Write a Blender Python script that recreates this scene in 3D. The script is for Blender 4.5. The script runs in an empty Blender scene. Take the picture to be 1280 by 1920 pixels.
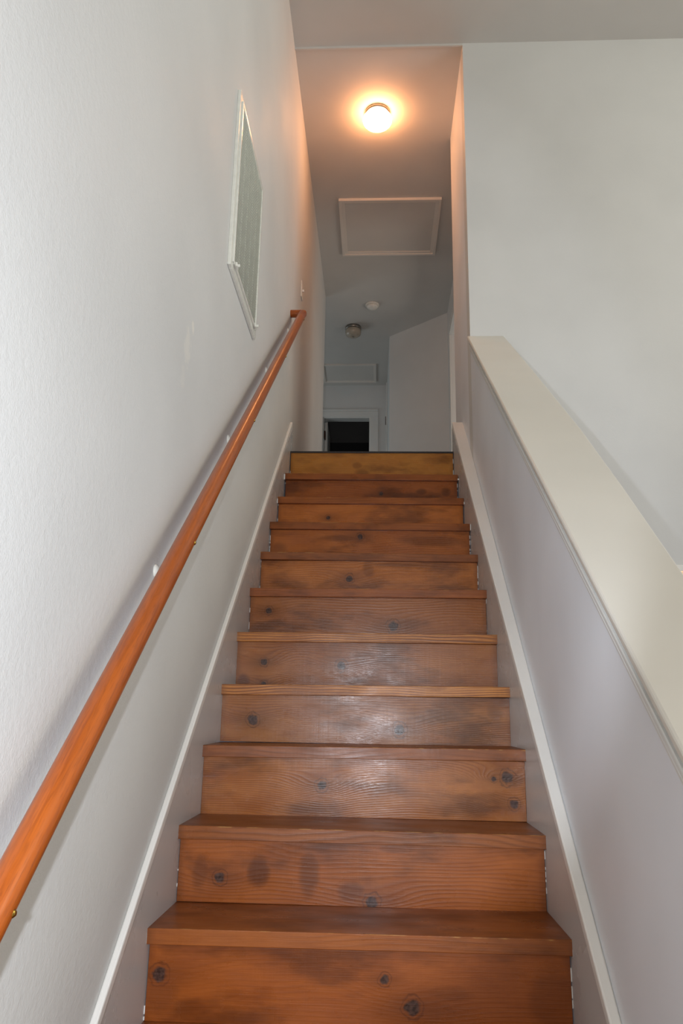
import bpy, bmesh, math, random
from mathutils import Vector, Matrix
random.seed(7)
SC = bpy.context.scene
COL = SC.collection

# ------------------------------------------------------------------ camera
cam = bpy.data.cameras.new('camera'); camo = bpy.data.objects.new('camera', cam); COL.objects.link(camo)
cam.sensor_fit = 'VERTICAL'; cam.sensor_height = 24.0; cam.lens = 1447.41 / 1920 * 24.0
cam.clip_start = 0.02
_yaw, _pit, _rol = 0.04958, 0.256484, 0.018813
camo.location = (0.04173, -1.6598, 0.66129)
camo.rotation_euler = (Matrix.Rotation(_yaw, 3, 'Z') @ Matrix.Rotation(math.pi/2 + _pit, 3, 'X') @ Matrix.Rotation(_rol, 3, 'Z')).to_euler()
SC.camera = camo

# ------------------------------------------------------------------ light and exposure
SC.view_settings.view_transform = 'Standard'; SC.view_settings.look = 'None'
SC.view_settings.gamma = 1.0; SC.view_settings.use_curve_mapping = False
SC.view_settings.exposure = -0.2
w = bpy.data.worlds.new('sky'); SC.world = w; w.use_nodes = True
w.node_tree.nodes['Background'].inputs[0].default_value = (0.55, 0.7, 1.0, 1)
w.node_tree.nodes['Background'].inputs[1].default_value = 0.3

def area(name, loc, direction, sx, sy, power, col, spread=180):
    l = bpy.data.lights.new(name, 'AREA'); l.shape = 'RECTANGLE'; l.size = sx; l.size_y = sy
    l.energy = power; l.color = col; l.spread = math.radians(spread)
    o = bpy.data.objects.new(name, l); COL.objects.link(o); o.location = loc
    o.rotation_euler = Vector(direction).to_track_quat('-Z', 'Y').to_euler(); return o
def point(name, loc, power, col, radius):
    l = bpy.data.lights.new(name, 'POINT'); l.energy = power; l.color = col; l.shadow_soft_size = radius
    o = bpy.data.objects.new(name, l); COL.objects.link(o); o.location = loc; return o

# daylight through the window in the side room and rooms off the upper hall, plus added fill lights
area('window_light_side', (4.36, -0.6, 1.5), (-1, 0, 0), 2.6, 2.6, 40, (0.55, 0.62, 0.85))
area('side_fill_high', (4.36, -0.6, 3.6), (-1, 0, 0), 2.5, 1.2, 98, (1.0, 0.97, 0.82))  # added fill light high in the side room
area('front_fill', (0.25, -3.36, 0.6), (0, 1, 0), 1.3, 2.2, 36, (1.0, 0.92, 0.85))  # added fill from behind the camera, lifts the low walls
area('window_light_upper_right', (1.9, 4.4, 3.2), (-1, 0, 0), 0.9, 1.2, 14, (1.0, 0.92, 0.83))
area('window_light_upper_left', (-1.85, 6.2, 3.2), (1, 0, 0), 1.0, 1.2, 8.5, (0.85, 0.95, 1.0))
# the camera's own flash, just left of the lens
fl = bpy.data.lights.new('camera_flash', 'SPOT'); fl.energy = 94; fl.color = (0.88, 0.94, 1.05)
fl.spot_size = math.radians(78); fl.spot_blend = 0.22; fl.shadow_soft_size = 0.012
flo = bpy.data.objects.new('camera_flash', fl); COL.objects.link(flo)
flo.location = (-0.045, -1.655, 0.675); flo.rotation_euler = (Matrix.Rotation(0.27, 3, 'Z') @ Matrix.Rotation(math.pi/2 + 0.22, 3, 'X')).to_euler()
# warm bulb in the room beyond the lower doorway
point('kitchen_light', (1.9, 3.4, 1.2), 40, (1.0, 0.62, 0.35), 0.12)

# ------------------------------------------------------------------ node helpers
def lin(c):
    return tuple((v/255/12.92 if v/255 <= 0.04045 else ((v/255+0.055)/1.055)**2.4) for v in c) + (1.0,)
class NT:
    def __init__(s, name):
        s.m = bpy.data.materials.new(name); s.m.use_nodes = True; s.t = s.m.node_tree
        s.b = s.t.nodes['Principled BSDF']
    def n(s, typ, **kw):
        nd = s.t.nodes.new(typ)
        for k, v in kw.items(): setattr(nd, k, v)
        return nd
    def put(s, sock, v):
        if isinstance(v, bpy.types.NodeSocket): s.t.links.new(v, sock)
        elif v is not None: sock.default_value = v
    def math(s, op, a, b=None, c=None, clamp=False):
        nd = s.n('ShaderNodeMath', operation=op, use_clamp=clamp)
        s.put(nd.inputs[0], a)
        if b is not None: s.put(nd.inputs[1], b)
        if c is not None: s.put(nd.inputs[2], c)
        return nd.outputs[0]
    def noise(s, vec, scale, detail=3, rough=0.5):
        nd = s.n('ShaderNodeTexNoise'); s.put(nd.inputs['Vector'], vec)
        nd.inputs['Scale'].default_value = scale; nd.inputs['Detail'].default_value = detail
        nd.inputs['Roughness'].default_value = rough; return nd.outputs[0]
    def vec(s, x, y, z):
        nd = s.n('ShaderNodeCombineXYZ'); s.put(nd.inputs[0], x); s.put(nd.inputs[1], y); s.put(nd.inputs[2], z); return nd.outputs[0]
    def mix(s, f, a, b, mode='MIX'):
        nd = s.n('ShaderNodeMix', data_type='RGBA', blend_type=mode)
        s.put(nd.inputs[0], f); s.put(nd.inputs[6], a); s.put(nd.inputs[7], b); return nd.outputs[2]
    def maprange(s, v, a, b, c=0.0, d=1.0, smooth=False):
        nd = s.n('ShaderNodeMapRange', interpolation_type='SMOOTHSTEP' if smooth else 'LINEAR')
        s.put(nd.inputs[0], v); nd.inputs[1].default_value = a; nd.inputs[2].default_value = b
        nd.inputs[3].default_value = c; nd.inputs[4].default_value = d; return nd.outputs[0]
    def obj(s):
        nd = s.n('ShaderNodeTexCoord'); sp = s.n('ShaderNodeSeparateXYZ'); s.t.links.new(nd.outputs['Object'], sp.inputs[0])
        return nd.outputs['Object'], sp.outputs[0], sp.outputs[1], sp.outputs[2]
    def bump(s, h, strength, dist):
        nd = s.n('ShaderNodeBump'); s.put(nd.inputs['Height'], h)
        nd.inputs['Strength'].default_value = strength; nd.inputs['Distance'].default_value = dist
        s.t.links.new(nd.outputs[0], s.b.inputs['Normal'])

def paint(name, rgb, rough=0.5, spec=0.5, peel=0.25, patch=None, mottle=0.04):
    q = NT(name); v, x, y, z = q.obj()
    big = q.noise(v, 1.7, 3)
    col = q.mix(q.maprange(big, 0.3, 0.7), lin([c*(1-mottle) for c in rgb]), lin(rgb))
    h = q.noise(v, 260, 2, 0.6); h2 = q.noise(v, 60, 2, 0.5)
    hh = q.math('ADD', h, q.math('MULTIPLY', h2, 1.2))
    rg = q.maprange(q.noise(v, 3.1, 4), 0.35, 0.65, rough-0.04, rough+0.05)
    if patch:                                     # a spackled smear with a shinier, paler film
        for (py, pz, ry, rz, amt) in patch:
            dy = q.math('DIVIDE', q.math('SUBTRACT', y, py), ry); dz = q.math('DIVIDE', q.math('SUBTRACT', z, pz), rz)
            d = q.math('SQRT', q.math('ADD', q.math('MULTIPLY', dy, dy), q.math('MULTIPLY', dz, dz)))
            d = q.math('ADD', d, q.math('MULTIPLY', q.math('SUBTRACT', q.noise(v, 45, 3), 0.5), 1.6))
            f = q.math('MULTIPLY', q.maprange(d, 0.4, 1.0, 1, 0, True), amt)
            col = q.mix(f, col, lin((238, 232, 218)))
    q.put(q.b.inputs['Base Color'], col); q.put(q.b.inputs['Roughness'], rg)
    q.b.inputs['Specular IOR Level'].default_value = spec
    if peel: q.bump(hh, peel, 0.0006)
    return q.m
def plain(name, rgb, rough=0.4, metal=0.0, emit=None, strength=0, spec=0.5):
    q = NT(name); v, x, y, z = q.obj()
    col = q.mix(q.maprange(q.noise(v, 40, 2), 0.3, 0.7), lin([c*0.95 for c in rgb]), lin(rgb))
    q.put(q.b.inputs['Base Color'], col); q.b.inputs['Roughness'].default_value = rough; q.b.inputs['Metallic'].default_value = metal
    q.b.inputs['Specular IOR Level'].default_value = spec
    if emit:
        q.b.inputs['Emission Color'].default_value = emit; q.b.inputs['Emission Strength'].default_value = strength
    return q.m

def pine(name, knots=(), smudges=(), seed=0.0, dark=(78, 38, 20), mid=(140, 78, 44), light=(170, 102, 60),
         contrast=0.5, rough=0.3, edge_z=None, flip=False, height=0.155, half=0.47, ringfreq=95, blotch=0.75):
    """stained knotty pine: grain runs along local X; knots = (x, z, r) on the board's face"""
    q = NT(name); v, x, y, z = q.obj()
    deep = lambda c: (c[0]*1.0, c[1]*0.98, c[2]*0.74)
    dark, mid, light = deep(dark), deep(mid), deep(light)
    if flip: z = q.math('ADD', z, y)
    P = q.vec(q.math('ADD', q.math('MULTIPLY', x, 1.6), seed), q.math('MULTIPLY', z, 4.0), seed*1.7)
    warp = q.noise(P, 1.3, 2, 0.45)
    field = q.math('ADD', q.math('MULTIPLY', z, 1.0), q.math('MULTIPLY', warp, 0.075))
    core = None; halo = None; ringmask = None
    jit = q.math('MULTIPLY', q.math('SUBTRACT', q.noise(q.vec(x, z, seed), 60, 3), 0.5), 0.9)
    for i, (kx, kz, r) in enumerate(knots):
        dx = q.math('SUBTRACT', x, kx); dz = q.math('SUBTRACT', z, kz)
        d2 = q.math('ADD', q.math('MULTIPLY', dx, dx), q.math('MULTIPLY', dz, dz))
        e2 = q.math('ADD', q.math('MULTIPLY', q.math('MULTIPLY', dx, dx), 0.16), q.math('MULTIPLY', dz, dz))
        g = q.math('POWER', 2.718, q.math('MULTIPLY', e2, -1.0/(2.2*r)**2))
        field = q.math('ADD', field, q.math('MULTIPLY', g, 0.032))
        dn = q.math('ADD', q.math('DIVIDE', q.math('SQRT', d2), r), jit)
        c = q.maprange(dn, 0.55, 0.95, 1, 0, True)
        rg = q.maprange(q.math('ABSOLUTE', q.math('SUBTRACT', dn, 1.15)), 0.0, 0.3, 1, 0, True)
        h = q.math('POWER', 2.718, q.math('MULTIPLY', e2, -1.0/(1.7*r)**2))
        core = c if core is None else q.math('MAXIMUM', core, c)
        halo = h if halo is None else q.math('MAXIMUM', halo, h)
        ringmask = rg if ringmask is None else q.math('MAXIMUM', ringmask, rg)
    ph = q.math('MULTIPLY', field, ringfreq*6.2832)
    ph = q.math('ADD', ph, q.math('MULTIPLY', q.noise(q.vec(q.math('MULTIPLY', x, 4.0), q.math('MULTIPLY', z, 60.0), seed), 1.0, 2), 3.0))
    ring = q.math('ADD', q.math('MULTIPLY', q.math('SINE', ph), 0.5), 0.5)
    ring = q.math('POWER', ring, 2.0)
    vary = q.maprange(q.noise(q.vec(q.math('MULTIPLY', x, 2.0), q.math('MULTIPLY', z, 12.0), seed+9), 1.0, 3), 0.3, 0.7, 0.1, 1.0)
    ring = q.math('MULTIPLY', ring, vary)
    streak = q.noise(q.vec(q.math('MULTIPLY', x, 9.0), q.math('MULTIPLY', z, 420.0), q.math('MULTIPLY', y, 420.0)), 1.0, 3, 0.6)
    cloud = q.noise(q.vec(q.math('ADD', q.math('MULTIPLY', x, 5.5), seed), q.math('MULTIPLY', z, 16.0), seed), 1.0, 5, 0.6)
    saw = q.noise(q.vec(q.math('MULTIPLY', x, 90.0), q.math('MULTIPLY', z, 3.0), seed), 1.0, 2)
    t = q.maprange(cloud, 0.28, 0.72, 0.0, 1.0)
    t = q.math('ADD', t, q.math('MULTIPLY', q.math('SUBTRACT', streak, 0.5), 0.55))
    t = q.math('ADD', t, q.math('MULTIPLY', q.math('SUBTRACT', saw, 0.5), 0.22))
    t = q.math('SUBTRACT', t, q.math('MULTIPLY', ring, contrast), clamp=True)
    col = q.mix(t, lin(mid), lin(light))
    dk = q.math('MULTIPLY', q.maprange(q.noise(q.vec(q.math('ADD', q.math('MULTIPLY', x, 3.2), seed*2), q.math('MULTIPLY', z, 9.0), seed+4), 1.0, 4, 0.62), 0.44, 0.70, 0, 1, True), blotch)
    dk = q.math('MAXIMUM', dk, q.math('MULTIPLY', ring, contrast*0.55))
    if halo is not None:
        dk = q.math('MAXIMUM', dk, q.math('MULTIPLY', halo, 0.55)); dk = q.math('MAXIMUM', dk, q.math('MULTIPLY', ringmask, 0.75))
    for (sx, sz, rx, rz, a) in smudges:
        dx = q.math('DIVIDE', q.math('SUBTRACT', x, sx), rx); dz = q.math('DIVIDE', q.math('SUBTRACT', z, sz), rz)
        d = q.math('ADD', q.math('MULTIPLY', dx, dx), q.math('MULTIPLY', dz, dz))
        d = q.math('ADD', d, q.math('MULTIPLY', q.math('SUBTRACT', cloud, 0.5), 1.5))
        dk = q.math('MAXIMUM', dk, q.math('MULTIPLY', q.maprange(d, 0.1, 1.3, 1, 0, True), a))
    ends = q.maprange(q.math('ABSOLUTE', x), half-0.03, half, 0, 0.45, True)   # stain pooled at the board ends
    dk = q.math('MAXIMUM', dk, ends)
    col = q.mix(dk, col, lin(dark))
    if core is not None:
        cc = q.mix(q.maprange(q.noise(q.vec(x, z, seed), 130, 2), 0.35, 0.65), lin((30, 18, 14)), lin((78, 56, 48)))
        col = q.mix(q.math('MULTIPLY', core, 0.92), col, cc)
    if edge_z is not None:                        # worn, pale arris along the nosing
        e = q.maprange(q.math('ABSOLUTE', q.math('SUBTRACT', z, edge_z)), 0.0, 0.0022, 1, 0)
        e = q.math('MULTIPLY', e, q.maprange(q.noise(q.vec(q.math('MULTIPLY', x, 22.0), seed, 0.0), 1.0, 3), 0.52, 0.62, 0, 0.6))
        col = q.mix(e, col, lin((196, 150, 86)))
    q.put(q.b.inputs['Base Color'], col)
    q.put(q.b.inputs['Roughness'], q.maprange(q.noise(q.vec(q.math('MULTIPLY', x, 8.0), q.math('MULTIPLY', z, 14.0), seed+2), 1.0, 4), 0.3, 0.7, rough-0.08, rough+0.10))
    q.b.inputs['Specular IOR Level'].default_value = 0.27
    q.bump(q.math('ADD', q.math('ADD', streak, q.math('MULTIPLY', saw, 0.6)), q.math('MULTIPLY', ring, 0.5)), 0.35, 0.0008)
    return q.m

def oak(name):
    q = NT(name); v, x, y, z = q.obj()            # rail's local Y runs along the grain
    P = q.vec(q.math('MULTIPLY', x, 75.0), q.math('MULTIPLY', y, 3.5), q.math('MULTIPLY', z, 75.0))
    w1 = q.noise(P, 1.0, 3, 0.6)
    lines = q.math('POWER', q.math('ADD', q.math('MULTIPLY', q.math('SINE', q.math('MULTIPLY', w1, 42.0)), 0.5), 0.5), 2.5)
    pores = q.noise(q.vec(q.math('MULTIPLY', x, 700.0), q.math('MULTIPLY', y, 28.0), q.math('MULTIPLY', z, 700.0)), 1.0, 2, 0.7)
    col = q.mix(q.maprange(w1, 0.3, 0.7), lin((170, 86, 26)), lin((150, 72, 20)))
    col = q.mix(q.math('MULTIPLY', lines, 0.28), col, lin((104, 48, 20)))
    col = q.mix(q.maprange(pores, 0.55, 0.75, 0, 0.5), col, lin((92, 42, 18)))
    q.put(q.b.inputs['Base Color'], col); q.b.inputs['Roughness'].default_value = 0.28
    q.bump(pores, 0.12, 0.0004)
    return q.m

WALL = (212, 212, 209)
M = {
 'wall': paint('wall_paint', WALL, 0.52, 0.45, 0.35),
 'wall_left': paint('wall_paint_patched', WALL, 0.62, 0.25, 0.95, patch=[(0.235, 1.62, 0.04, 0.07, 0.28), (0.275, 1.70, 0.018, 0.022, 0.5), (0.21, 1.52, 0.03, 0.05, 0.12)]),
 'wall_satin': paint('satin_wall_paint', (236, 239, 244), 0.44, 0.5, 0.12, mottle=0.06),
 'ceiling': paint('ceiling_paint', (204, 200, 194), 0.7, 0.3, 0.15),
 'skirt': paint('gloss_skirt_paint', (204, 203, 200), 0.28, 0.55, 0.08, mottle=0.06),
 'trim': paint('white_trim_paint', (236, 234, 228), 0.35, 0.5, 0.05),
 'cap': paint('cream_cap_paint', (218, 214, 204), 0.34, 0.5, 0.03),
 'casing': paint('casing_paint', (218, 218, 214), 0.35, 0.5, 0.04),
 'hatch': paint('hatch_panel_paint', (210, 205, 198), 0.5, 0.3, 0.1),
 'hatch_frame': paint('hatch_frame_paint', (224, 217, 208), 0.4, 0.5, 0.03),
 'metal_white': plain('white_enamelled_metal', (228, 228, 218), 0.2),
 'louver': plain('grey_enamelled_louvers', (236, 238, 226), 0.4),
 'filter': plain('dusty_filter', (170, 172, 162), 0.9),
 'dark_floor': plain('dark_floor', (48, 38, 32), 0.45),
 'bounce_floor': plain('pale_bounce_floor', (198, 190, 178), 0.4),  # unseen lower floor, made pale to bounce light onto the low walls
 'dark_strip': plain('dark_edge_strip', (34, 28, 28), 0.35),
 'dark_room': plain('shade_toned_room_paint', (60, 60, 60), 0.9),  # darkness of the unlit room is put into the wall colour
 'nickel': plain('brushed_nickel', (150, 146, 140), 0.3, 1.0),
 'brass': plain('brass', (190, 150, 70), 0.25, 1.0),
 'bronze': plain('dark_bronze', (70, 46, 32), 0.4, 0.8),
 'plastic': plain('white_plastic', (236, 230, 220), 0.4),
 'caulk': plain('white_caulk', (226, 226, 222), 0.4),
 'oak': oak('orange_stained_oak'),
 'glass_off': plain('frosted_glass_unlit', (176, 166, 150), 0.18),
 'glass_lit': plain('frosted_glass_lit', (255, 235, 210), 0.3, emit=(1.0, 0.41, 0.16, 1), strength=60),
}

# ------------------------------------------------------------------ mesh helpers
def link(name, bm, mat, parent=None, smooth=False, origin=None):
    me = bpy.data.meshes.new(name)
    if origin is not None: bmesh.ops.translate(bm, verts=bm.verts, vec=-Vector(origin))
    bmesh.ops.recalc_face_normals(bm, faces=bm.faces)
    bm.to_mesh(me); bm.free()
    for m in (mat if isinstance(mat, (list, tuple)) else [mat]): me.materials.append(m)
    if smooth:
        for p in me.polygons: p.use_smooth = True
    o = bpy.data.objects.new(name, me); COL.objects.link(o)
    if parent is not None:
        o.parent = parent
        base = parent_world(parent)
        o.location = (Vector(origin) if origin is not None else Vector()) - base
    elif origin is not None: o.location = origin
    return o
def parent_world(o):
    v = Vector()
    while o is not None: v += Vector(o.location); o = o.parent
    return v
def box(bm, x0, x1, y0, y1, z0, z1, bev=0.0, seg=2):
    vs = [bm.verts.new((x, y, z)) for x in (x0, x1) for y in (y0, y1) for z in (z0, z1)]
    fs = [bm.faces.new([vs[i] for i in f]) for f in ((0,1,3,2),(4,6,7,5),(0,4,5,1),(2,3,7,6),(0,2,6,4),(1,5,7,3))]
    if bev:
        es = list({e for f in fs for e in f.edges})
        bmesh.ops.bevel(bm, geom=es, offset=bev, segments=seg, affect='EDGES', profile=0.5)
def prism(bm, pts, x0, x1, bev=0.0):
    """pts = (y, z) outline extruded from x0 to x1"""
    a = [bm.verts.new((x0, p[0], p[1])) for p in pts]; b = [bm.verts.new((x1, p[0], p[1])) for p in pts]
    n = len(pts); fs = [bm.faces.new(a), bm.faces.new(b[::-1])]
    for i in range(n): fs.append(bm.faces.new([a[i], b[i], b[(i+1) % n], a[(i+1) % n]]))
    if bev:
        bmesh.ops.recalc_face_normals(bm, faces=fs)
        es = list({e for f in fs for e in f.edges}); bmesh.ops.bevel(bm, geom=es, offset=bev, segments=2, affect='EDGES', profile=0.5)
def lathe(bm, prof, c, n=32, axis='z'):
    rings = []
    for (r, h) in prof:
        ring = []
        for i in range(n):
            a = 2*math.pi*i/n
            u, v = r*math.cos(a), r*math.sin(a)
            p = (c[0]+u, c[1]+v, c[2]+h) if axis == 'z' else (c[0]+h, c[1]+u, c[2]+v)
            ring.append(bm.verts.new(p))
        rings.append(ring)
    for a, b in zip(rings, rings[1:]):
        for i in range(n): bm.faces.new([a[i], a[(i+1) % n], b[(i+1) % n], b[i]])
    bm.faces.new(rings[0][::-1]); bm.faces.new(rings[-1])
def tube(bm, pts, rad, n=16, ry=None):
    pts = [Vector(p) for p in pts]; rings = []
    for i, p in enumerate(pts):
        d = (pts[min(i+1, len(pts)-1)] - pts[max(i-1, 0)]).normalized()
        up = Vector((0, 0, 1)) if abs(d.z) < 0.95 else Vector((1, 0, 0))
        s = d.cross(up).normalized(); u = s.cross(d).normalized()
        rings.append([bm.verts.new(p + s*rad*math.cos(2*math.pi*k/n) + u*(ry or rad)*math.sin(2*math.pi*k/n)) for k in range(n)])
    for a, b in zip(rings, rings[1:]):
        for k in range(n): bm.faces.new([a[k], a[(k+1) % n], b[(k+1) % n], b[k]])
    bm.faces.new(rings[0][::-1]); bm.faces.new(rings[-1])
def new(): return bmesh.new()
def struct(name, boxes, mat, parent=None, bev=0.0):
    bm = new()
    for b in boxes: box(bm, *b, bev=bev)
    o = link(name, bm, mat, parent)
    if parent is None: o['kind'] = 'structure'
    return o
def thing(name, label, cat, loc, group=None):
    o = bpy.data.objects.new(name, None); COL.objects.link(o); o.location = loc; o.empty_display_size = 0.05
    o['label'] = label; o['category'] = cat
    if group: o['group'] = group
    return o

# ------------------------------------------------------------------ dimensions
XL, XR = -0.479, 0.5235         # faces of the two stair walls
def wx(y): return 0.4870 + 0.0173*y     # the half wall runs a touch out of parallel
def slant(bm, xref):
    for v in bm.verts:
        if abs(v.co.x - xref) < 0.012: v.co.x += wx(v.co.y) - XR
YH = 2.11                       # where the high room ends and the upper hall begins
ZC = 4.546; ZG = -0.76; ZF = 2.105
RUN, RISE = 0.2269, 0.19

# ------------------------------------------------------------------ shell
struct('wall_left', [(XL-0.12, XL, -3.5, 5.0, ZG, ZC)], M['wall_left'])
struct('ceiling', [(XL-0.12, 4.6, -3.5, YH+0.12, ZC, ZC+0.1), (-2.0, 2.1, YH+0.12, 9.2, ZC, ZC+0.1)], M['ceiling'])
struct('trim_1', [(XL, XR, YH, YH+0.012, ZC-0.014, ZC)], M['ceiling'])                    # shallow drop where the hall ceiling starts
# far wall of the high room with the doorway to the lit kitchen
DX0, DX1, DZ = 1.40, 2.25, 1.362
struct('wall_far', [(XR, DX0, YH, YH+0.12, ZG, ZC), (DX1, 4.4, YH, YH+0.12, ZG, ZC), (DX0, DX1, YH, YH+0.12, DZ, ZC)], M['wall'])
# half wall between stair and room, following the stair
CS = 0.760; CZ = 1.010 - 0.030     # underside line of the cap: z = CZ + CS*y
bm = new(); prism(bm, [(-1.0, ZG), (YH, ZG), (YH, CZ+CS*YH), (-1.0, CZ-CS*1.0)], XR, 0.69); slant(bm, XR)
for v in bm.verts:
    if v.co.x > 0.6 and v.co.y < 0: v.co.x = 0.59
o = link('wall_right', bm, M['wall_satin']); o['kind'] = 'structure'
struct('wall_hall_right', [(XR, 0.65, YH+0.12, 2.90, ZG, ZC)], M['wall_satin'])
struct('wall_hall_side', [(0.711, 0.80, 2.90, 3.95, ZF, ZC), (0.711, 0.80, 5.02, 5.33, ZF, ZC), (0.711, 0.80, 3.95, 5.02, 4.16, ZC), (0.65, 0.711, 2.80, 2.90, ZF, ZC)], M['wall'])
bm = new()
a = [(0.711, 5.305), (0.146, 5.797), (0.135, 7.05), (0.25, 7.05), (0.80, 6.4), (0.80, 5.305)]
lo = [bm.verts.new((p[0], p[1], ZF)) for p in a]; hi = [bm.verts.new((p[0], p[1], ZC)) for p in a]
bm.faces.new(lo); bm.faces.new(hi[::-1])
for i in range(6): bm.faces.new([lo[i], hi[i], hi[(i+1) % 6], lo[(i+1) % 6]])
o = link('wall_hall_angled', bm, M['wall']); o['kind'] = 'structure'
BY = 7.05
OX0, OX1, OZ = -0.64, -0.058, 4.136
struct('wall_hall_back', [(-2.0, OX0, BY, BY+0.11, ZF, ZC), (OX1, 0.25, BY, BY+0.11, ZF, ZC), (OX0, OX1, BY, BY+0.11, OZ, ZC)], M['wall'])
struct('wall_hall_left', [(-2.0, -1.9, 5.0, BY, ZF, ZC), (-2.0, XL-0.12, 4.9, 5.0, ZF, ZC)], M['wall'])
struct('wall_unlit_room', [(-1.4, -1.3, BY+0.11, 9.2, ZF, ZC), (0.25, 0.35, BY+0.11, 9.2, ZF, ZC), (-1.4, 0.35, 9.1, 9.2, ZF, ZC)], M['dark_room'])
struct('wall_side_room', [(0.8, 2.1, 2.80, 2.90, ZF, ZC), (2.0, 2.1, 2.9, 6.5, ZF, ZC), (0.8, 2.1, 6.4, 6.5, ZF, ZC)], M['wall'])
struct('floor', [(XL, 4.4, -3.4, YH, ZG-0.1, ZG), (0.65, 3.3, YH, 5.0, ZG-0.1, ZG)], M['bounce_floor'])
struct('floor_upper', [(XL, XR, 2.515, 2.90, ZF-0.12, ZF), (-2.0, 2.1, 2.90, 9.2, ZF-0.12, ZF)], M['dark_floor'])
# rest of the high room behind and beside the camera
struct('wall_front', [(XL, -0.47, -3.5, -3.4, ZG, ZC), (0.95, 4.4, -3.5, -3.4, ZG, ZC), (-0.47, 0.95, -3.5, -3.4, 2.35, ZC)], M['wall'])
struct('wall_side', [(4.4, 4.5, -3.4, -1.95, ZG, ZC), (4.4, 4.5, 0.75, YH+0.12, ZG, ZC), (4.4, 4.5, -1.95, 0.75, ZG, 0.15), (4.4, 4.5, -1.95, 0.75, 2.85, 2.98), (4.4, 4.5, -1.95, 0.75, 4.22, ZC)], M['wall'])
struct('window_1', [(4.40, 4.46, -1.95, -1.88, 0.15, 2.85), (4.40, 4.46, 0.68, 0.75, 0.15, 2.85), (4.40, 4.46, -0.63, -0.57, 0.15, 2.85), (4.40, 4.46, -1.88, 0.68, 0.15, 0.22), (4.40, 4.46, -1.88, 0.68, 2.78, 2.85)], M['trim'])
struct('added_window_high', [(4.40, 4.46, -1.95, -1.88, 2.98, 4.22), (4.40, 4.46, 0.68, 0.75, 2.98, 4.22), (4.40, 4.46, -0.63, -0.57, 2.98, 4.22), (4.40, 4.46, -1.88, 0.68, 2.98, 3.05), (4.40, 4.46, -1.88, 0.68, 4.15, 4.22)], M['trim'])  # unseen upper window, added around the high fill light
# kitchen shell behind the doorway
kr = paint('kitchen_paint', (226, 206, 182), 0.5)
struct('wall_kitchen', [(0.75, 3.2, 4.9, 5.0, ZG, 1.95), (0.65, 0.75, YH+0.12, 5.0, ZG, 1.95), (3.2, 3.3, YH+0.12, 5.0, ZG, 1.95), (0.65, 3.3, YH+0.12, 5.0, 1.95, 1.985)], kr)
d = struct('door_2', [(DX0-0.075, DX0, YH-0.018, YH, ZG, DZ+0.031), (DX1, DX1+0.075, YH-0.018, YH, ZG, DZ+0.031), (DX0, DX1, YH-0.018, YH, DZ, DZ+0.031)], M['trim'], bev=0.003)

# ------------------------------------------------------------------ half wall cap with its mouldings (trim_2)
yA, yB = -1.05, YH
def sl(y, off): return CZ + CS*y + off
ROWS = [(yA, 0.612), (-0.5, 0.640), (-0.1, 0.662), (0.3, 0.684), (0.72, 0.701), (1.4, 0.708), (yB, 0.709)]
def sweep(prof_of):
    """loft a section along the slope; prof_of(y, xr) gives (x, z) points"""
    bm = new(); rings = []
    for (y, xr) in ROWS: rings.append([bm.verts.new((p[0], y, p[1])) for p in prof_of(y, xr)])
    n = len(rings[0])
    for a, b in zip(rings, rings[1:]):
        for i in range(n): bm.faces.new([a[i], a[(i+1) % n], b[(i+1) % n], b[i]])
    bm.faces.new(rings[0][::-1]); bm.faces.new(rings[-1]); return bm
def cap_sec(y, xr):
    xl = wx(y) - 0.0165; zb, zt = sl(y, 0.020), sl(y, 0.042); xr -= 0.006
    return [(xl+0.003, zb), (xl+0.0006, zb+0.003), (xl, zb+0.008), (xl, zt-0.007), (xl+0.0015, zt-0.003), (xl+0.005, zt), (xr-0.005, zt), (xr-0.0015, zt-0.003), (xr, zt-0.007), (xr, zb+0.004), (xr-0.004, zb)]
cap = link('trim_2', sweep(cap_sec), M['cap']); cap['kind'] = 'structure'
def cove_sec(y, xr):
    w = wx(y); return [(w+0.002, sl(y, 0.0198)), (w-0.0125, sl(y, 0.0198)), (w-0.0115, sl(y, 0.012)), (w-0.0075, sl(y, 0.003)), (w-0.004, sl(y, -0.002)), (w+0.002, sl(y, -0.002))]
def band_sec(y, xr):
    w = wx(y); return [(w+0.002, sl(y, -0.0022)), (w-0.0095, sl(y, -0.0022)), (w-0.0108, sl(y, -0.006)), (w-0.0108, sl(y, -0.0150)), (w-0.0085, sl(y, -0.0168)), (w-0.0085, sl(y, -0.0180)), (w-0.0100, sl(y, -0.0200)), (w-0.0095, sl(y, -0.0270)), (w-0.0060, sl(y, -0.0320)), (w-0.0015, sl(y, -0.0345)), (w+0.002, sl(y, -0.0345))]
link('cove_molding', sweep(cove_sec), M['casing'], cap)
link('band_molding', sweep(band_sec), M['casing'], cap)

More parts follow.
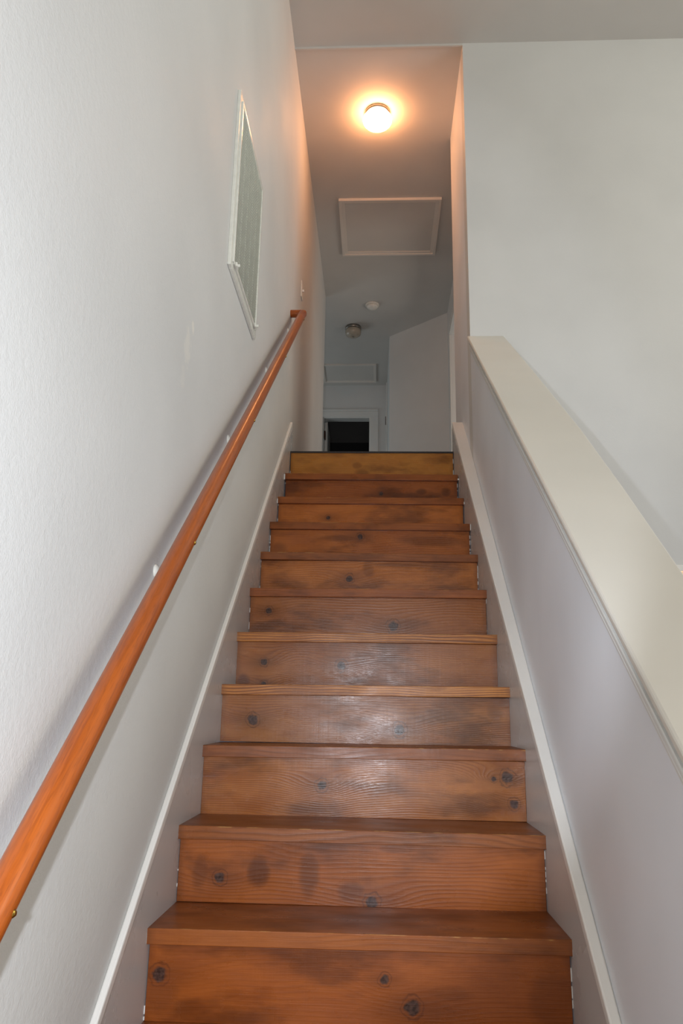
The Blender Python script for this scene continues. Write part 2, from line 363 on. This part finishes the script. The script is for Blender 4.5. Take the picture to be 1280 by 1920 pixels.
# ------------------------------------------------------------------ skirt boards with white top moulding
SS = 0.832
def skirt(side):
    y0, y1 = -1.0, 2.565
    zt = lambda y: 0.150 + SS*y
    pts = [(y0, ZG), (y0, max(ZG+0.1, zt(y0))), (y1, zt(y1)), (y1, ZF-0.4), (1.5, 0.6), (0.0, ZG)]
    bm = new()
    xi0, xi1 = (XL, -0.4725) if side < 0 else (0.4725, XR)
    xi = 0.471
    xw = XL if side < 0 else XR
    a = [bm.verts.new((xw if side < 0 else wx(p[0]), p[0], p[1])) for p in pts]
    b = [bm.verts.new((side*(0.4715 - 0.0085*max(0, p[0])/2.5), p[0], p[1])) for p in pts]
    n = len(pts); bm.faces.new(a); bm.faces.new(b[::-1])
    for i in range(n): bm.faces.new([a[i], b[i], b[(i+1) % n], a[(i+1) % n]])
    o = link('baseboard_left' if side < 0 else 'baseboard_right', bm, M['skirt']); o['kind'] = 'structure'
    bm = new()
    h = 0.030
    mp = [(y0, zt(y0)), (y1, zt(y1)), (y1, zt(y1)+h), (y0, zt(y0)+h)]
    xin = side*0.4640
    x0, x1 = (xw, xin) if side < 0 else (xin, xw)
    prism(bm, mp, min(x0, x1), max(x0, x1), bev=0.0035)
    if side > 0: slant(bm, XR)
    link('top_molding', bm, M['trim'], o)
    return o
bl = skirt(-1); br = skirt(1)

# ------------------------------------------------------------------ staircase
stair = thing('staircase', 'straight flight of knotty stained pine steps climbing between two grey walls', 'staircase', (0, 0, ZG))
TH = 0.033
HW = {1:.470,2:.471,3:.4705,4:.4705,5:.470,6:.468,7:.467,8:.464,9:.463,10:.460}
DZk = {1:.003,2:-.004,3:.0007,4:-.0066,5:-.005,6:.002,7:.003,8:.0035,9:0.0,10:.004}
TILT = {1:.002,2:-.0012,3:.003,4:.003,5:.0015,6:.001,7:-.0025,8:-.0018,9:-.0015,10:-.0025}
KN = {1:[(-0.440,0.093,0.020),(0.062,0.098,0.013),(0.122,0.046,0.021)],
 2:[(-0.359,0.059,0.017),(0.031,0.011,0.020)],
 3:[(-0.118,0.085,0.017),(0.416,0.118,0.021),(0.433,0.046,0.016),(0.378,0.113,0.009)],
 4:[(-0.363,0.069,0.021),(0.114,0.046,0.022)],
 5:[(-0.368,0.086,0.015),(-0.088,0.077,0.020),(-0.365,0.008,0.013)],
 6:[(-0.390,0.109,0.016),(0.102,0.054,0.024)],
 7:[(-0.081,0.083,0.019)], 8:[(-0.043,0.128,0.017)], 9:[(-0.209,0.086,0.014)], 10:[(0.054,0.091,0.015)], 11:[]}
SM = {1:[(-0.43,0.05,0.05,0.05,.5),(0.43,0.06,0.06,0.10,.45),(0.20,0.075,0.06,0.02,.4)],
 2:[(-0.26,0.075,0.035,0.045,.75),(-0.13,0.075,0.03,0.06,.6),(-0.41,0.07,0.03,0.05,.6),(-0.02,0.03,0.04,0.03,.6),(0.10,0.14,0.06,0.015,.5)],
 3:[(0.43,0.11,0.05,0.025,.7),(-0.16,0.01,0.05,0.015,.5)],
 4:[(0.42,0.10,0.04,0.05,.6),(0.36,0.145,0.14,0.012,.6),(0.3,0.0,0.2,0.01,.6)],
 5:[(-0.44,0.02,0.03,0.03,.7),(-0.10,0.13,0.02,0.05,.3)],
 6:[(0.14,0.06,0.09,0.03,.5)], 7:[(0.0,0.13,0.03,0.05,.5),(0.15,0.145,0.2,0.012,.6)],
 8:[(-0.12,0.12,0.14,0.02,.6),(0.30,0.11,0.18,0.03,.5),(-0.42,0.06,0.05,0.05,.4)],
 9:[], 10:[(0.269,0.101,0.035,0.025,.7),(0.396,0.098,0.03,0.03,.7),(-0.42,0.12,0.05,0.04,.6)], 11:[(-0.05,0.075,0.05,0.035,.6),(-0.08,0.12,0.03,0.02,.5),(0.2,0.03,0.1,0.02,.25)]}
TONE = {1:((86,42,20),(138,72,34),(160,88,44)), 2:((72,36,22),(140,76,40),(164,94,54)), 3:((84,48,32),(146,86,54),(176,114,76)),
 4:((80,48,34),(142,86,56),(172,114,78)), 5:((78,46,34),(136,82,56),(166,108,76)), 6:((78,44,30),(140,84,56),(162,102,70)),
 7:((80,44,28),(144,86,54),(166,104,66)), 8:((66,34,20),(136,76,44),(156,92,54)), 9:((86,46,26),(152,88,50),(170,102,60)),
 10:((66,34,20),(122,66,38),(146,84,48)), 11:((104,62,34),(168,110,62),(186,128,74))}
def tz(k): return RISE*k + DZk.get(k, 0.0)
for k in range(-4, 11):
    if k < -3: continue
    y0 = RUN*k; hw = HW.get(k, 0.470); z1 = tz(k); y1 = RUN*(k+1) + 0.040
    sd = 3.7*k + 20
    base = ((70, 34, 18), (134, 74, 42), (158, 92, 54))
    if k in (4, 5): base = ((70, 36, 22), (158, 98, 60), (206, 142, 94))
    if k in (2, 3, 7): base = ((66, 34, 22), (128, 74, 48), (150, 90, 60))
    m = pine('tread_pine_%d' % k, seed=sd, dark=base[0], mid=base[1], light=base[2], contrast=1.25 if k in (4,5) else 0.4,
             flip=True, rough=0.33, edge_z=0.0, half=hw, ringfreq=110 if k in (4, 5) else 80, blotch=0.6)
    bm = new(); box(bm, -hw, hw, y0, y1, z1-TH, z1, bev=0.0016)
    for v in bm.verts: v.co.z += TILT.get(k, 0)*v.co.x/hw
    link('tread', bm, m, stair, origin=(0, y0, z1))
for k in range(-3, 12):
    hw = min(HW.get(k, 0.470), HW.get(k-1, 0.470)) - 0.003 if k < 11 else 0.459
    y0 = RUN*k + 0.022 if k < 11 else 2.497
    z0 = tz(k-1); z1 = (tz(k) - TH + 0.001) if k < 11 else ZF-0.006
    tn = TONE.get(k, TONE[1])
    if 7 <= k <= 10: tn = tuple(tuple(v*1.12 for v in c) for c in tn)
    m = pine('riser_pine_%d' % k, knots=KN.get(k, []), smudges=SM.get(k, []), seed=5.3*k + 31, dark=tn[0], mid=tn[1], light=tn[2],
             contrast={3:.45,4:.7,5:.65,6:.35}.get(k, .35), rough=0.25 if 3 <= k <= 6 else 0.28, half=hw, ringfreq={4:150,5:140,3:150}.get(k, 95))
    bm = new(); box(bm, -hw, hw, y0, y0+0.017, z0, z1, bev=0.0008, seg=1)
    link('riser', bm, m, stair, origin=(0, y0, z0))
# the dark strip on the landing's edge
bm = new(); box(bm, -0.462, 0.462, 2.490, 2.516, ZF-0.006, ZF+0.003, bev=0.001); link('landing_edge_strip', bm, M['dark_strip'], stair)
# broken bead of white caulk where boards meet the skirts
bm = new()
for k in range(0, 12):
    for s in (-1, 1):
        hw = min(HW.get(k, .47), HW.get(k-1, .47)) - 0.002 if k < 11 else 0.459
        y = RUN*k + 0.022 if k < 11 else 2.497
        z = tz(k-1) + 0.002; top = (tz(k) - TH) if k < 11 else ZF-0.01
        while z < top - 0.006:
            ln = min(random.uniform(0.004, 0.03), top - z); 
            if random.random() < 0.5:
                r = random.uniform(0.0006, 0.0014)
                box(bm, min(s*(hw-r), s*(hw+0.0012)), max(s*(hw-r), s*(hw+0.0012)), y-r, y+0.002, z, z+ln)
            z += ln + random.uniform(0.002, 0.02)
        if k < 11 and random.random() < 0.8:
            zz = tz(k); box(bm, min(s*(HW.get(k,.47)-0.0015), s*0.4715), max(s*(HW.get(k,.47)-0.0015), s*0.4715), RUN*k-0.002, RUN*k+0.004, zz-TH, zz-TH+random.uniform(0.006, 0.03))
cb = link('caulk_bead', bm, M['caulk'], stair); cb['kind'] = 'stuff'

# ------------------------------------------------------------------ handrail
RX = XL + 0.070
def rz(y): return 0.978 + 0.812*y
hr = thing('handrail', 'round orange-stained oak handrail sloping up the left grey wall', 'handrail', (XL, -0.95, rz(-0.95)))
yE = 2.395
rail = None
bm = new()
L = Vector((0, 1, 0.812)).normalized()
ylo = -0.98
n0 = Vector((RX, ylo, rz(ylo))); n1 = Vector((RX, yE, rz(yE))); length = (n1-n0).length
tube(bm, [(0, t*length/24, 0) for t in range(25)], 0.0225, 28, 0.0235)
me_rail = link('rail', bm, M['oak'], None, smooth=True)
me_rail.rotation_euler = Vector((0, 1, 0)).rotation_difference(L).to_euler()
me_rail.parent = hr; me_rail.location = n0 - Vector(hr.location)
def wallret(y):
    bm = new()
    c = Vector((RX, y, rz(y)))
    # mitred end: a short block turned back to the wall with a rounded nose
    prof = []
    for i in range(9):
        a = math.pi/2*i/8
        prof.append(c + Vector((-0.014 + 0.0365*math.cos(a)*0 , 0, 0)))
    lathe(bm, [(0.0215, XL-c.x), (0.0228, XL-c.x+0.004), (0.0228, -0.002), (0.0222, 0.008), (0.0195, 0.016), (0.013, 0.0215), (0.004, 0.0235)], c, 28, axis='x')
    return bm
link('wall_return', wallret(yE), M['oak'], hr, smooth=True)
link('wall_return', wallret(ylo), M['oak'], hr, smooth=True)
for y in (-0.66, 0.10, 0.83, 1.58, 2.29):
    zr = rz(y); zc = zr - 0.082
    bm = new()
    lathe(bm, [(0.017, 0.0), (0.017, 0.003), (0.014, 0.006), (0.009, 0.009)], (XL, y, zc), 20, axis='x')
    pts = [(XL+0.004, y, zc), (XL+0.022, y, zc-0.002), (XL+0.045, y, zc+0.006), (XL+0.062, y, zc+0.024), (XL+0.070, y, zr-0.030)]
    tube(bm, pts, 0.006, 12)
    br_ = link('bracket', bm, M['metal_white'], hr, smooth=True, origin=(XL, y, zc))
    bm = new(); box(bm, RX-0.012, RX+0.012, y-0.032, y+0.032, -0.003, 0.0, bev=0.001)
    for v in bm.verts: v.co.z += zr - 0.0285 + (v.co.y - y)*0.812
    link('saddle_plate', bm, M['metal_white'], br_, origin=(RX, y, zr))
    bm = new(); lathe(bm, [(0.0055, -0.004), (0.0055, 0.0), (0.003, 0.003)], (RX+0.0215, y-0.012, zr-0.016), 12, axis='x')
    link('screw', bm, M['brass'], br_, smooth=True, origin=(RX+0.0215, y-0.012, zr-0.016))

# ------------------------------------------------------------------ return air grille on the left wall
gy0, gy1, gz0, gz1 = 0.650, 1.205, 2.140, 2.858
g = thing('return_air_grille', 'large white metal return air grille high on the left wall above the handrail', 'air grille', (XL, gy0, gz0))
fw = 0.026; fd = 0.012
def framebar(y0, y1, z0, z1):
    bm = new(); box(bm, XL, XL+fd, y0, y1, z0, z1, bev=0.002); link('frame_bar', bm, M['metal_white'], g)
framebar(gy0, gy0+fw, gz0, gz1); framebar(gy1-fw, gy1, gz0, gz1)
framebar(gy0+fw, gy1-fw, gz0, gz0+fw); framebar(gy0+fw, gy1-fw, gz1-fw, gz1)
iy0, iy1, iz0, iz1 = gy0+fw, gy1-fw, gz0+fw, gz1-fw
bm = new(); box(bm, XL, XL+0.002, iy0, iy1, iz0, iz1); link('filter_backing', bm, M['filter'], g)
# hinged face: thin rim proud of the frame opening
bm = new()
rw = 0.014
for b in ((iy0, iy0+rw, iz0, iz1), (iy1-rw, iy1, iz0, iz1), (iy0+rw, iy1-rw, iz0, iz0+rw), (iy0+rw, iy1-rw, iz1-rw, iz1)):
    box(bm, XL+0.003, XL+0.018, b[0]+0.001, b[1]-0.001, b[2]+0.001, b[3]-0.001, bev=0.002)
link('face_rim', bm, M['metal_white'], g)
bm = new(); z = iz0+rw+0.006; cw = (iy1-iy0-2*rw)/5
while z < iz1-rw-0.004:
    for c5 in range(5):
        ya, yb = iy0+rw + cw*c5 + 0.0016, iy0+rw + cw*(c5+1) - 0.0016
        vs = [bm.verts.new((XL+x, y, z+dz)) for y in (ya, yb) for (x, dz) in ((0.006, 0.0105), (0.007, 0.0112), (0.0160, -0.001), (0.0150, -0.0015))]
        for i in range(4): bm.faces.new([vs[i], vs[(i+1) % 4], vs[4+(i+1) % 4], vs[4+i]])
        bm.faces.new(vs[:4][::-1]); bm.faces.new(vs[4:])
    z += 0.0112
lv = link('louver_bank', bm, M['louver'], g); lv['kind'] = 'stuff'
for i in range(1, 5):
    y = iy0+rw + (iy1-iy0-2*rw)*i/5
    bm = new(); box(bm, XL+0.004, XL+0.0105, y-0.0012, y+0.0012, iz0+rw, iz1-rw); link('divider', bm, M['louver'], g)
for y in (iy0+0.035, iy1-0.035):
    bm = new(); box(bm, XL+0.018, XL+0.025, y-0.014, y+0.014, iz0-0.004, iz0+0.012, bev=0.002); box(bm, XL+0.024, XL+0.033, y-0.003, y+0.003, iz0, iz0+0.010, bev=0.001)
    link('latch', bm, M['metal_white'], g)

# ------------------------------------------------------------------ light switch
s = thing('light_switch', 'small white toggle light switch on the left wall beyond the handrail top', 'light switch', (XL, 2.91, 3.378))
bm = new(); box(bm, XL, XL+0.006, 2.875, 2.945, 3.320, 3.437, bev=0.002); link('plate', bm, M['plastic'], s)
bm = new(); prism(bm, [(2.905, 3.370), (2.915, 3.370), (2.915, 3.386), (2.905, 3.386)], XL+0.006, XL+0.019, bev=0.002); link('toggle', bm, M['plastic'], s)

# ------------------------------------------------------------------ ceiling lights
def light1():
    c = (0.018, 2.645, ZC)
    t = thing('ceiling_light', 'lit round mushroom ceiling light glowing warm over the top steps', 'ceiling light', c)
    bm = new(); lathe(bm, [(0.080, 0.0), (0.085, -0.004), (0.085, -0.020), (0.078, -0.026), (0.05, -0.026)], c, 40); link('base', bm, M['nickel'], t, smooth=True)
    pr = []
    for i in range(13):
        a = -0.62 + (math.pi/2+0.62)*i/12
        pr.append((max(0.001, 0.096*math.cos(a)), -0.062 - 0.050*math.sin(a)))
    bm = new(); lathe(bm, pr, c, 48); link('glass_shade', bm, M['glass_lit'], t, smooth=True)
light1()
def light2():
    c = (-0.232, 5.590, ZC)
    t = thing('ceiling_light', 'unlit ceiling light with nickel ring and ribbed glass drum in the far hall', 'ceiling light', c)
    bm = new(); lathe(bm, [(0.082, 0.0), (0.084, -0.004), (0.084, -0.026), (0.080, -0.030), (0.05, -0.030)], c, 40); link('base', bm, M['nickel'], t, smooth=True)
    bm = new(); prof = [(0.072, -0.030), (0.079, -0.036), (0.081, -0.060), (0.077, -0.082), (0.060, -0.098), (0.030, -0.106), (0.002, -0.108)]
    N = 72; rings = []
    for (r, h) in prof:
        rings.append([bm.verts.new((c[0]+(r*(1 + (0.02 if i % 2 else -0.01)))*math.cos(2*math.pi*i/N), c[1]+(r*(1 + (0.02 if i % 2 else -0.01)))*math.sin(2*math.pi*i/N), c[2]+h)) for i in range(N)])
    for a, b in zip(rings, rings[1:]):
        for i in range(N): bm.faces.new([a[i], a[(i+1) % N], b[(i+1) % N], b[i]])
    bm.faces.new(rings[0][::-1]); bm.faces.new(rings[-1])
    link('glass_shade', bm, M['glass_off'], t, smooth=True)
    bm = new(); lathe(bm, [(0.006, -0.108), (0.008, -0.112), (0.004, -0.119)], c, 16); link('finial', bm, M['nickel'], t, smooth=True)
light2()
# smoke detector
c = (-0.033, 5.14, ZC)
t = thing('smoke_detector', 'small round white smoke detector on the hall ceiling before the unlit light', 'smoke detector', c)
bm = new(); lathe(bm, [(0.068, 0), (0.068, -0.008), (0.064, -0.012), (0.05, -0.012)], c, 36); link('base', bm, M['plastic'], t, smooth=True)
bm = new(); lathe(bm, [(0.054, -0.012), (0.055, -0.026), (0.048, -0.036), (0.02, -0.040), (0.002, -0.040)], c, 36); link('cover', bm, M['plastic'], t, smooth=True)

# ------------------------------------------------------------------ attic hatches
def hatch(x0, x1, y0, y1, label, fw=0.045, dp=0.022):
    t = thing('attic_hatch', label, 'ceiling hatch', ((x0+x1)/2, (y0+y1)/2, ZC), 'attic hatches in the upper hall ceiling')
    # mitred frame bars with a stepped section
    for k in range(4):
        bm = new()
        for (w0, w1, d) in ((0.0, 0.020, dp), (0.020, fw, dp*0.55)):
            o = [(x0+w0, y0+w0), (x1-w0, y0+w0), (x1-w0, y1-w0), (x0+w0, y1-w0)]; i_ = [(x0+w1, y0+w1), (x1-w1, y0+w1), (x1-w1, y1-w1), (x0+w1, y1-w1)]
            a, b, c_, d_ = o[k], o[(k+1) % 4], i_[(k+1) % 4], i_[k]
            tp = [bm.verts.new((p[0], p[1], ZC)) for p in (a, b, c_, d_)]; bt = [bm.verts.new((p[0], p[1], ZC-d)) for p in (a, b, c_, d_)]
            bm.faces.new(tp); bm.faces.new(bt[::-1])
            for j in range(4): bm.faces.new([tp[j], bt[j], bt[(j+1) % 4], tp[(j+1) % 4]])
        link('frame_bar', bm, M['hatch_frame'], t)
    bm = new(); box(bm, x0+fw, x1-fw, y0+fw, y1-fw, ZC-0.005, ZC); link('panel', bm, M['hatch'], t)
hatch(-0.284, 0.515, 3.525, 4.275, 'near attic hatch with molded frame between the lit light and the smoke detector')
hatch(-0.62, 0.004, 6.45, 6.93, 'far attic hatch right in front of the dark doorway wall', fw=0.03, dp=0.02)

# ------------------------------------------------------------------ dark doorway at the hall's end
d1 = struct('door_1', [(OX0, OX0+0.018, BY-0.005, BY+0.115, ZF, OZ), (OX1-0.018, OX1, BY-0.005, BY+0.115, ZF, OZ), (OX0+0.018, OX1-0.018, BY-0.005, BY+0.115, OZ-0.018, OZ)], M['casing'])
def casing(bm, x0, x1, z0, z1, vert):
    box(bm, x0, x1, BY-0.014, BY, z0, z1, bev=0.003)
for (x0, x1, z0, z1) in ((OX0-0.085, OX0+0.006, ZF, OZ+0.118-0.006), (OX1-0.006, OX1+0.089, ZF, OZ+0.112), (OX0-0.085, OX1+0.089, OZ-0.006+0.001, OZ+0.118)):
    pass
bm = new(); box(bm, OX0-0.09, OX0+0.006, BY-0.015, BY, ZF, OZ-0.006, bev=0.003); link('casing_leg', bm, M['casing'], d1)
bm = new(); box(bm, OX1-0.006, OX1+0.089, BY-0.015, BY, ZF, OZ-0.006, bev=0.003); link('casing_leg', bm, M['casing'], d1)
bm = new(); box(bm, OX0-0.09, OX1+0.089, BY-0.015, BY, OZ-0.006, OZ+0.066, bev=0.003); link('casing_head', bm, M['casing'], d1)
bm = new(); box(bm, OX0-0.09, OX1+0.089, BY-0.022, BY-0.001, OZ+0.067, OZ+0.092, bev=0.004); link('casing_head', bm, M['casing'], d1)
# open door leaf just inside with its hinge and knob
bm = new(); box(bm, OX0+0.020, OX0+0.055, BY+0.118, BY+0.65, ZF+0.01, OZ-0.022, bev=0.002); leaf = link('door_leaf', bm, M['casing'], d1)
bm = new(); box(bm, OX0+0.018, OX0+0.036, BY+0.03, BY+0.112, 3.88, 3.97, bev=0.002); link('hinge', bm, M['bronze'], d1)
# side door casing on the hall's right wall, near the far end
d3 = struct('door_3', [(0.122, 0.137, 6.84, 6.93, ZF, 4.49)], M['casing'], bev=0.003)
bm = new(); box(bm, 0.114, 0.124, 6.845, 6.865, 3.96, 4.06, bev=0.001); link('hinge', bm, M['bronze'], d3)
# casing of the open doorway in the hall's side wall
d4 = struct('door_4', [(0.699, 0.711, 5.02, 5.11, ZF, 4.16), (0.699, 0.711, 3.86, 3.95, ZF, 4.16), (0.699, 0.711, 3.86, 5.11, 4.16, 4.25)], M['casing'], bev=0.003)
